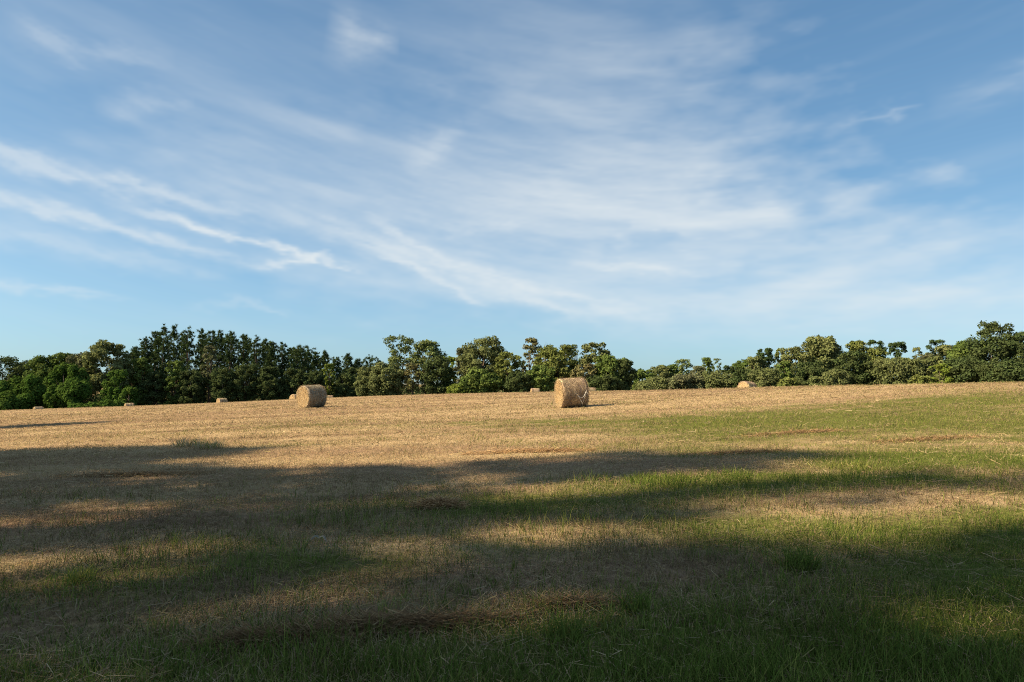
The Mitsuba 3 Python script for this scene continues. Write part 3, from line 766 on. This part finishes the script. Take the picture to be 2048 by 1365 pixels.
TREES += [
    (BP, 'tree', 'green', 286, 716, 22, 134, 'leafy tree under the left end of the pine stand', None),
    (BP, 'tree', 'dark', 312, 742, 22, 134, 'dark undergrowth tree below the highest pine', None),
    (BP, 'tree', 'green', 352, 722, 20, 134, 'green tree with pale tips in front of the left pines', None),
    (BP, 'tree', 'dark', 386, 740, 24, 134, 'dark undergrowth tree left of the small bale before the pines', None),
    (BP, 'tree', 'grey', 420, 692, 15, 136, 'greyish green slim tree before the pines above the small bale', None),
    (BP, 'tree', 'dark', 446, 735, 24, 134, 'dark undergrowth tree right above the small bale before the pines', None),
    (BP, 'tree', 'dark', 492, 728, 26, 136, 'dark broad tree in the middle of the pine foot', None),
    (BP, 'tree', 'dark', 540, 732, 26, 136, 'dark broad tree left of the grey sided bale', None),
    (BP, 'tree', 'dark', 586, 736, 24, 138, 'black green tree directly behind the grey sided bale', None),
    (BP, 'tree', 'dark', 628, 742, 20, 138, 'black green tree right behind the grey sided bale', None),
    (BP, 'tree', 'lime', 659, 727, 13, 142, 'bright green sapling glowing before the dark wood right of the grey sided bale', None),
    (BP, 'tree', 'dark', 690, 745, 22, 142, 'dark tree at the right foot of the pine stand', None),
    (BP, 'tree', 'dark', 712, 735, 18, 150, 'dark tree in the gap before the middle clump', None),
    # the clump in the middle
    (BP, 'tree', 'open', 800, 672, 27, 122, 'tall airy tree with sky showing through, left in the middle clump', None),
    (BP, 'tree', 'open', 853, 680, 34, 120, 'airy broad tree right of the tallest airy one', None),
    ('bushy_tree', 'tree', 'olive', 738, 734, 27, 113, 'grey green bushy tree at the left foot of the middle clump', None),
    ('bushy_tree', 'tree', 'olive', 775, 725, 34, 112, 'big rounded olive bush in the left of the middle clump', None),
    ('bushy_tree', 'tree', 'brown', 826, 726, 19, 111, 'speckled reddish olive bush between two rounder ones', None),
    ('bushy_tree', 'tree', 'dark', 874, 713, 32, 111, 'dark rounded cedar like bush below the airy trees', None),
    ('bushy_tree', 'tree', 'lime', 898, 713, 16, 118, 'yellow green tree top in the saddle of the middle clump', None),
    ('bushy_tree', 'tree', 'olive', 968, 673, 42, 113, 'tallest wispy olive tree of the middle clump', None),
    ('bushy_tree', 'tree', 'grey', 932, 694, 22, 116, 'wispy grey green tree leaning on the left of the tallest olive tree', None),
    ('bushy_tree', 'tree', 'lime', 915, 768, 18, 107, 'low lime green bush at the foot of the middle clump', None),
    ('bushy_tree', 'tree', 'green', 962, 735, 36, 108, 'green leafy bush below the tallest olive tree', None),
    ('bushy_tree', 'tree', 'yellow', 1018, 704, 27, 110, 'yellowish green tree right of the tallest olive tree', None),
    (BP, 'tree', 'brown', 1064, 676, 21, 118, 'thin brown topped tree rising from the middle clump', None),
    ('bushy_tree', 'tree', 'dark', 1040, 742, 28, 106, 'dark leafy bush behind the bale on the crest', None),
    ('bushy_tree', 'tree', 'yellow', 1112, 690, 36, 110, 'broad yellow green tree right behind the net wrapped bale', None),
    ('bushy_tree', 'tree', 'green', 1082, 730, 26, 106, 'green bush just left of the net wrapped bale', None),
    ('bushy_tree', 'tree', 'open', 1151, 689, 9, 116, 'slender small crowned tree above the net wrapped bale', None),
    (BP, 'tree', 'dark', 1167, 692, 7, 118, 'smallest knob topped tree beside the slender one', None),
    (BP, 'tree', 'oak', 1190, 685, 29, 116, 'reddish green tree at the right shoulder of the middle clump', None),
    ('bushy_tree', 'tree', 'brown', 1165, 728, 26, 107, 'russet bush above the bale peeping out on the right', None),
    ('bushy_tree', 'tree', 'green', 1222, 710, 30, 107, 'rounded green tree at the right end of the middle clump', None),
    ('bushy_tree', 'tree', 'dark', 1246, 718, 24, 106, 'dark rounded tree closing the clump on the right', None),
    ('bushy_tree', 'tree', 'dark', 1205, 748, 34, 105, 'low dark bush right of the net wrapped bale', None),
    # right skyline
    (BP, 'tree', 'green', 1290, 738, 22, 142, 'low green tree just right of the middle clump', None),
    (BP, 'tree', 'oak', 1322, 730, 22, 142, 'second low tree right of the middle clump', None),
    (BP, 'tree', 'green', 1346, 729, 18, 146, 'small green tree left of the open topped one', None),
    (BP, 'tree', 'open', 1368, 718, 15, 140, 'open topped tree sticking out of the low skyline', None),
    (BP, 'tree', 'grey', 1396, 732, 20, 138, 'greyish round tree between two pointed tops', None),
    ('pine_tree', 'pine', 'green', 1414, 715, 13, 144, 'pointed green tree, taller of two on the low skyline', None),
    (BP, 'tree', 'open', 1434, 717, 10, 146, 'pointed green tree, right one of two on the low skyline', None),
    (BP, 'tree', 'dark', 1460, 731, 22, 140, 'dark low tree left of the lone half sunk bale', None),
    (BP, 'tree', 'green', 1492, 718, 24, 140, 'broad green tree above the lone half sunk bale', None),
    ('pine_tree', 'pine', 'knob', 1531, 696, 17, 138, 'knob topped pine left of the big oak on the right', None),
    (BP, 'tree', 'oak', 1512, 712, 22, 136, 'brownish tree tucked under the left of the knob topped pine', None),
    (BP, 'tree', 'yellow', 1562, 696, 14, 140, 'yellow green narrow top right of the knob topped pine', None),
    (BP, 'tree', 'oak', 1588, 694, 22, 134, 'small grey topped oak leaning on the big oak', None),
    (BP, 'tree', 'oak', 1640, 671, 45, 130, 'big spreading oak, tallest of the right skyline before the dark edge tree', None),
    (BP, 'tree', 'yellow', 1715, 681, 26, 132, 'golden green tree right of the big spreading oak', None),
    ('pine_tree', 'pine', 'knob', 1753, 680, 14, 136, 'pine next to the golden green tree', None),
    ('pine_tree', 'pine', 'knob', 1795, 684, 17, 134, 'round topped pine standing free on the right skyline', None),
    (BP, 'tree', 'yellow', 1752, 697, 22, 128, 'gold tinged oak crown below the two right pines', None),
    (BP, 'tree', 'oak', 1834, 695, 13, 128, 'flat topped small oak right of the free standing pine', None),
    ('pine_tree', 'pine', 'knob', 1874, 679, 17, 126, 'pine just left of the heavy dark trees at right', None),
    (BP, 'tree', 'grey', 1850, 706, 18, 122, 'grey twiggy tree below the pine at right', None),
    (BP, 'tree', 'oak', 1897, 690, 26, 118, 'brownish round tree before the heavy dark trees', None),
    (BP, 'tree', 'green', 1940, 680, 36, 112, 'big leaved green tree left of the tall dark edge tree', None),
    (BP, 'tree', 'dark', 1985, 644, 44, 108, 'tall dark tree with ragged top near the right edge', None),
    (BP, 'tree', 'dark', 2040, 664, 34, 106, 'dark tree cut off by the right picture edge', None),
    ('bushy_tree', 'tree', 'olive', 1310, 752, 36, 128, 'olive bush in the low row right of the middle clump', None),
    ('bushy_tree', 'tree', 'grey', 1370, 748, 34, 126, 'grey green bush in the low row below the open topped tree', None),
    ('bushy_tree', 'tree', 'olive', 1432, 740, 34, 124, 'bushy olive tree left behind the lone half sunk bale', None),
    ('bushy_tree', 'tree', 'dark', 1482, 738, 26, 122, 'dark bush right behind the lone half sunk bale', None),
    ('bushy_tree', 'tree', 'olive', 1528, 735, 32, 120, 'olive bush right of the lone half sunk bale', None),
    ('bushy_tree', 'tree', 'green', 1566, 722, 18, 126, 'bright green slim bush below the yellow green narrow top', None),
    ('bushy_tree', 'tree', 'yellow', 1578, 755, 20, 112, 'low yellow green bush under the small grey topped oak', None),
    ('bushy_tree', 'tree', 'dark', 1620, 722, 32, 114, 'dark bush under the left of the big spreading oak', None),
    ('bushy_tree', 'tree', 'olive', 1662, 738, 34, 110, 'grey olive bush under the big spreading oak', None),
    ('bushy_tree', 'tree', 'dark', 1706, 702, 34, 112, 'dark cedar like tree below the golden green tree', None),
    ('bushy_tree', 'tree', 'dark', 1738, 735, 18, 116, 'dark gap bush below the gold tinged oak', None),
    ('bushy_tree', 'tree', 'olive', 1790, 714, 40, 108, 'broad olive bush below the free standing pine', None),
    ('bushy_tree', 'tree', 'olive', 1836, 718, 24, 106, 'grey olive bush left of the yellow green bush at right', None),
    ('bushy_tree', 'tree', 'lime', 1879, 728, 18, 98, 'bright yellow green bush before the dark trees at right', None),
    ('bushy_tree', 'tree', 'yellow', 1842, 750, 18, 98, 'small yellowish bush at the foot of the right trees', None),
    ('bushy_tree', 'tree', 'dark', 1936, 712, 42, 98, 'wide dark green bush before the big leaved tree', None),
    ('bushy_tree', 'tree', 'dark', 2010, 718, 46, 94, 'wide dark green bush in the lower right end of the tree line', None)]
for name, cat, kind, px, top, hw, dep, lb, grp in TREES:
    tree(name, cat, kind, px, top, hw, dep, lb, grp)

# the shaded depth of the wood behind the separate trees
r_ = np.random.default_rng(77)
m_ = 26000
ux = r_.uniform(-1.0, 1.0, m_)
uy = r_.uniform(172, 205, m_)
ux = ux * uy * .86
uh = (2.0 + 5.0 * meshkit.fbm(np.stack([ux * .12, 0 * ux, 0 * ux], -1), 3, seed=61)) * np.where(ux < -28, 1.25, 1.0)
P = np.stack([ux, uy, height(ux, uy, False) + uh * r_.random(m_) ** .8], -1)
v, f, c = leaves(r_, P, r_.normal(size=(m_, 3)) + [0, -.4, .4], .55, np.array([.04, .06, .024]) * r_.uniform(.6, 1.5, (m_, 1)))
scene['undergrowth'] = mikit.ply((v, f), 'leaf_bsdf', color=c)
labels['undergrowth'] = {'label': 'dark undergrowth filling the depth of the wood', 'category': 'undergrowth', 'kind': 'stuff'}

# a dead snag rising out of the middle clump
sx, sz = ray(1090, 684)
kx, ky = sx * 129, 129.0
kt = EYE + sz * ky - float(height(kx, ky, False))
r_ = np.random.default_rng(55)
gl = [np.array([-.6, .1, kt * .92]), np.array([.5, 0, kt * .97]), np.array([.9, .2, kt * .8]), np.array([-.5, -.2, kt * .8]), np.array([.2, .3, kt * 1.0])]
k = thing('dead_tree', 'bare dead snag leaning out beside the thin brown topped tree', 'dead tree')
tv, tf = trunk_mesh(r_, kt * .95, .22, gl, .03)
scene[k] = mikit.ply((tv, tf), 'bark_bsdf', smooth=50, to_world=T().translate([kx, ky, float(height(kx, ky, False))]))

# the trees beside and behind the photographer, whose shade lies on the field
SHADE = [(-15.9, 8.0, 17, 2.25, 'shade'), (-15.7, 4.5, 20.5, 1.25, 'shade'), (-15, .1, 18, 2.6, 'shade'), (-25.2, 11.7, 15, 3.6, 'shade'),
         (-23.6, 8.6, 14.2, 2.1, 'shade'), (-40.6, 30, 16, 2.2, 'shade'), (-15.6, 2.4, 13.8, 1.3, 'shade'), (-17.5, 5.6, 13.5, 1.5, 'sparse'), (-18.5, 3.2, 16.5, 1.5, 'sparse')]
for q, (x, y, tall, half, kind) in enumerate(SHADE):
    plant('shade_tree', 'tree', kind, x, y, tall, half, 'leafy tree outside the picture whose shade ' + (
        'ends in the long tip right of centre', 'runs across the field to the right edge', 'darkens the bottom of the picture', 'makes the broad dark patch at left',
        'fills the gap beside the broad patch', 'is the thin far line at left', 'closes the lower left', 'dapples the strip under the middle shadow', 'dapples the lower strip at left')[q],
        'shade trees left of and behind the viewpoint', 1.0)
print('triangles', sum(len(meshkit.WRITTEN[d['filename']][1]) for d in scene.values() if d.get('type') == 'ply') / 1e6)
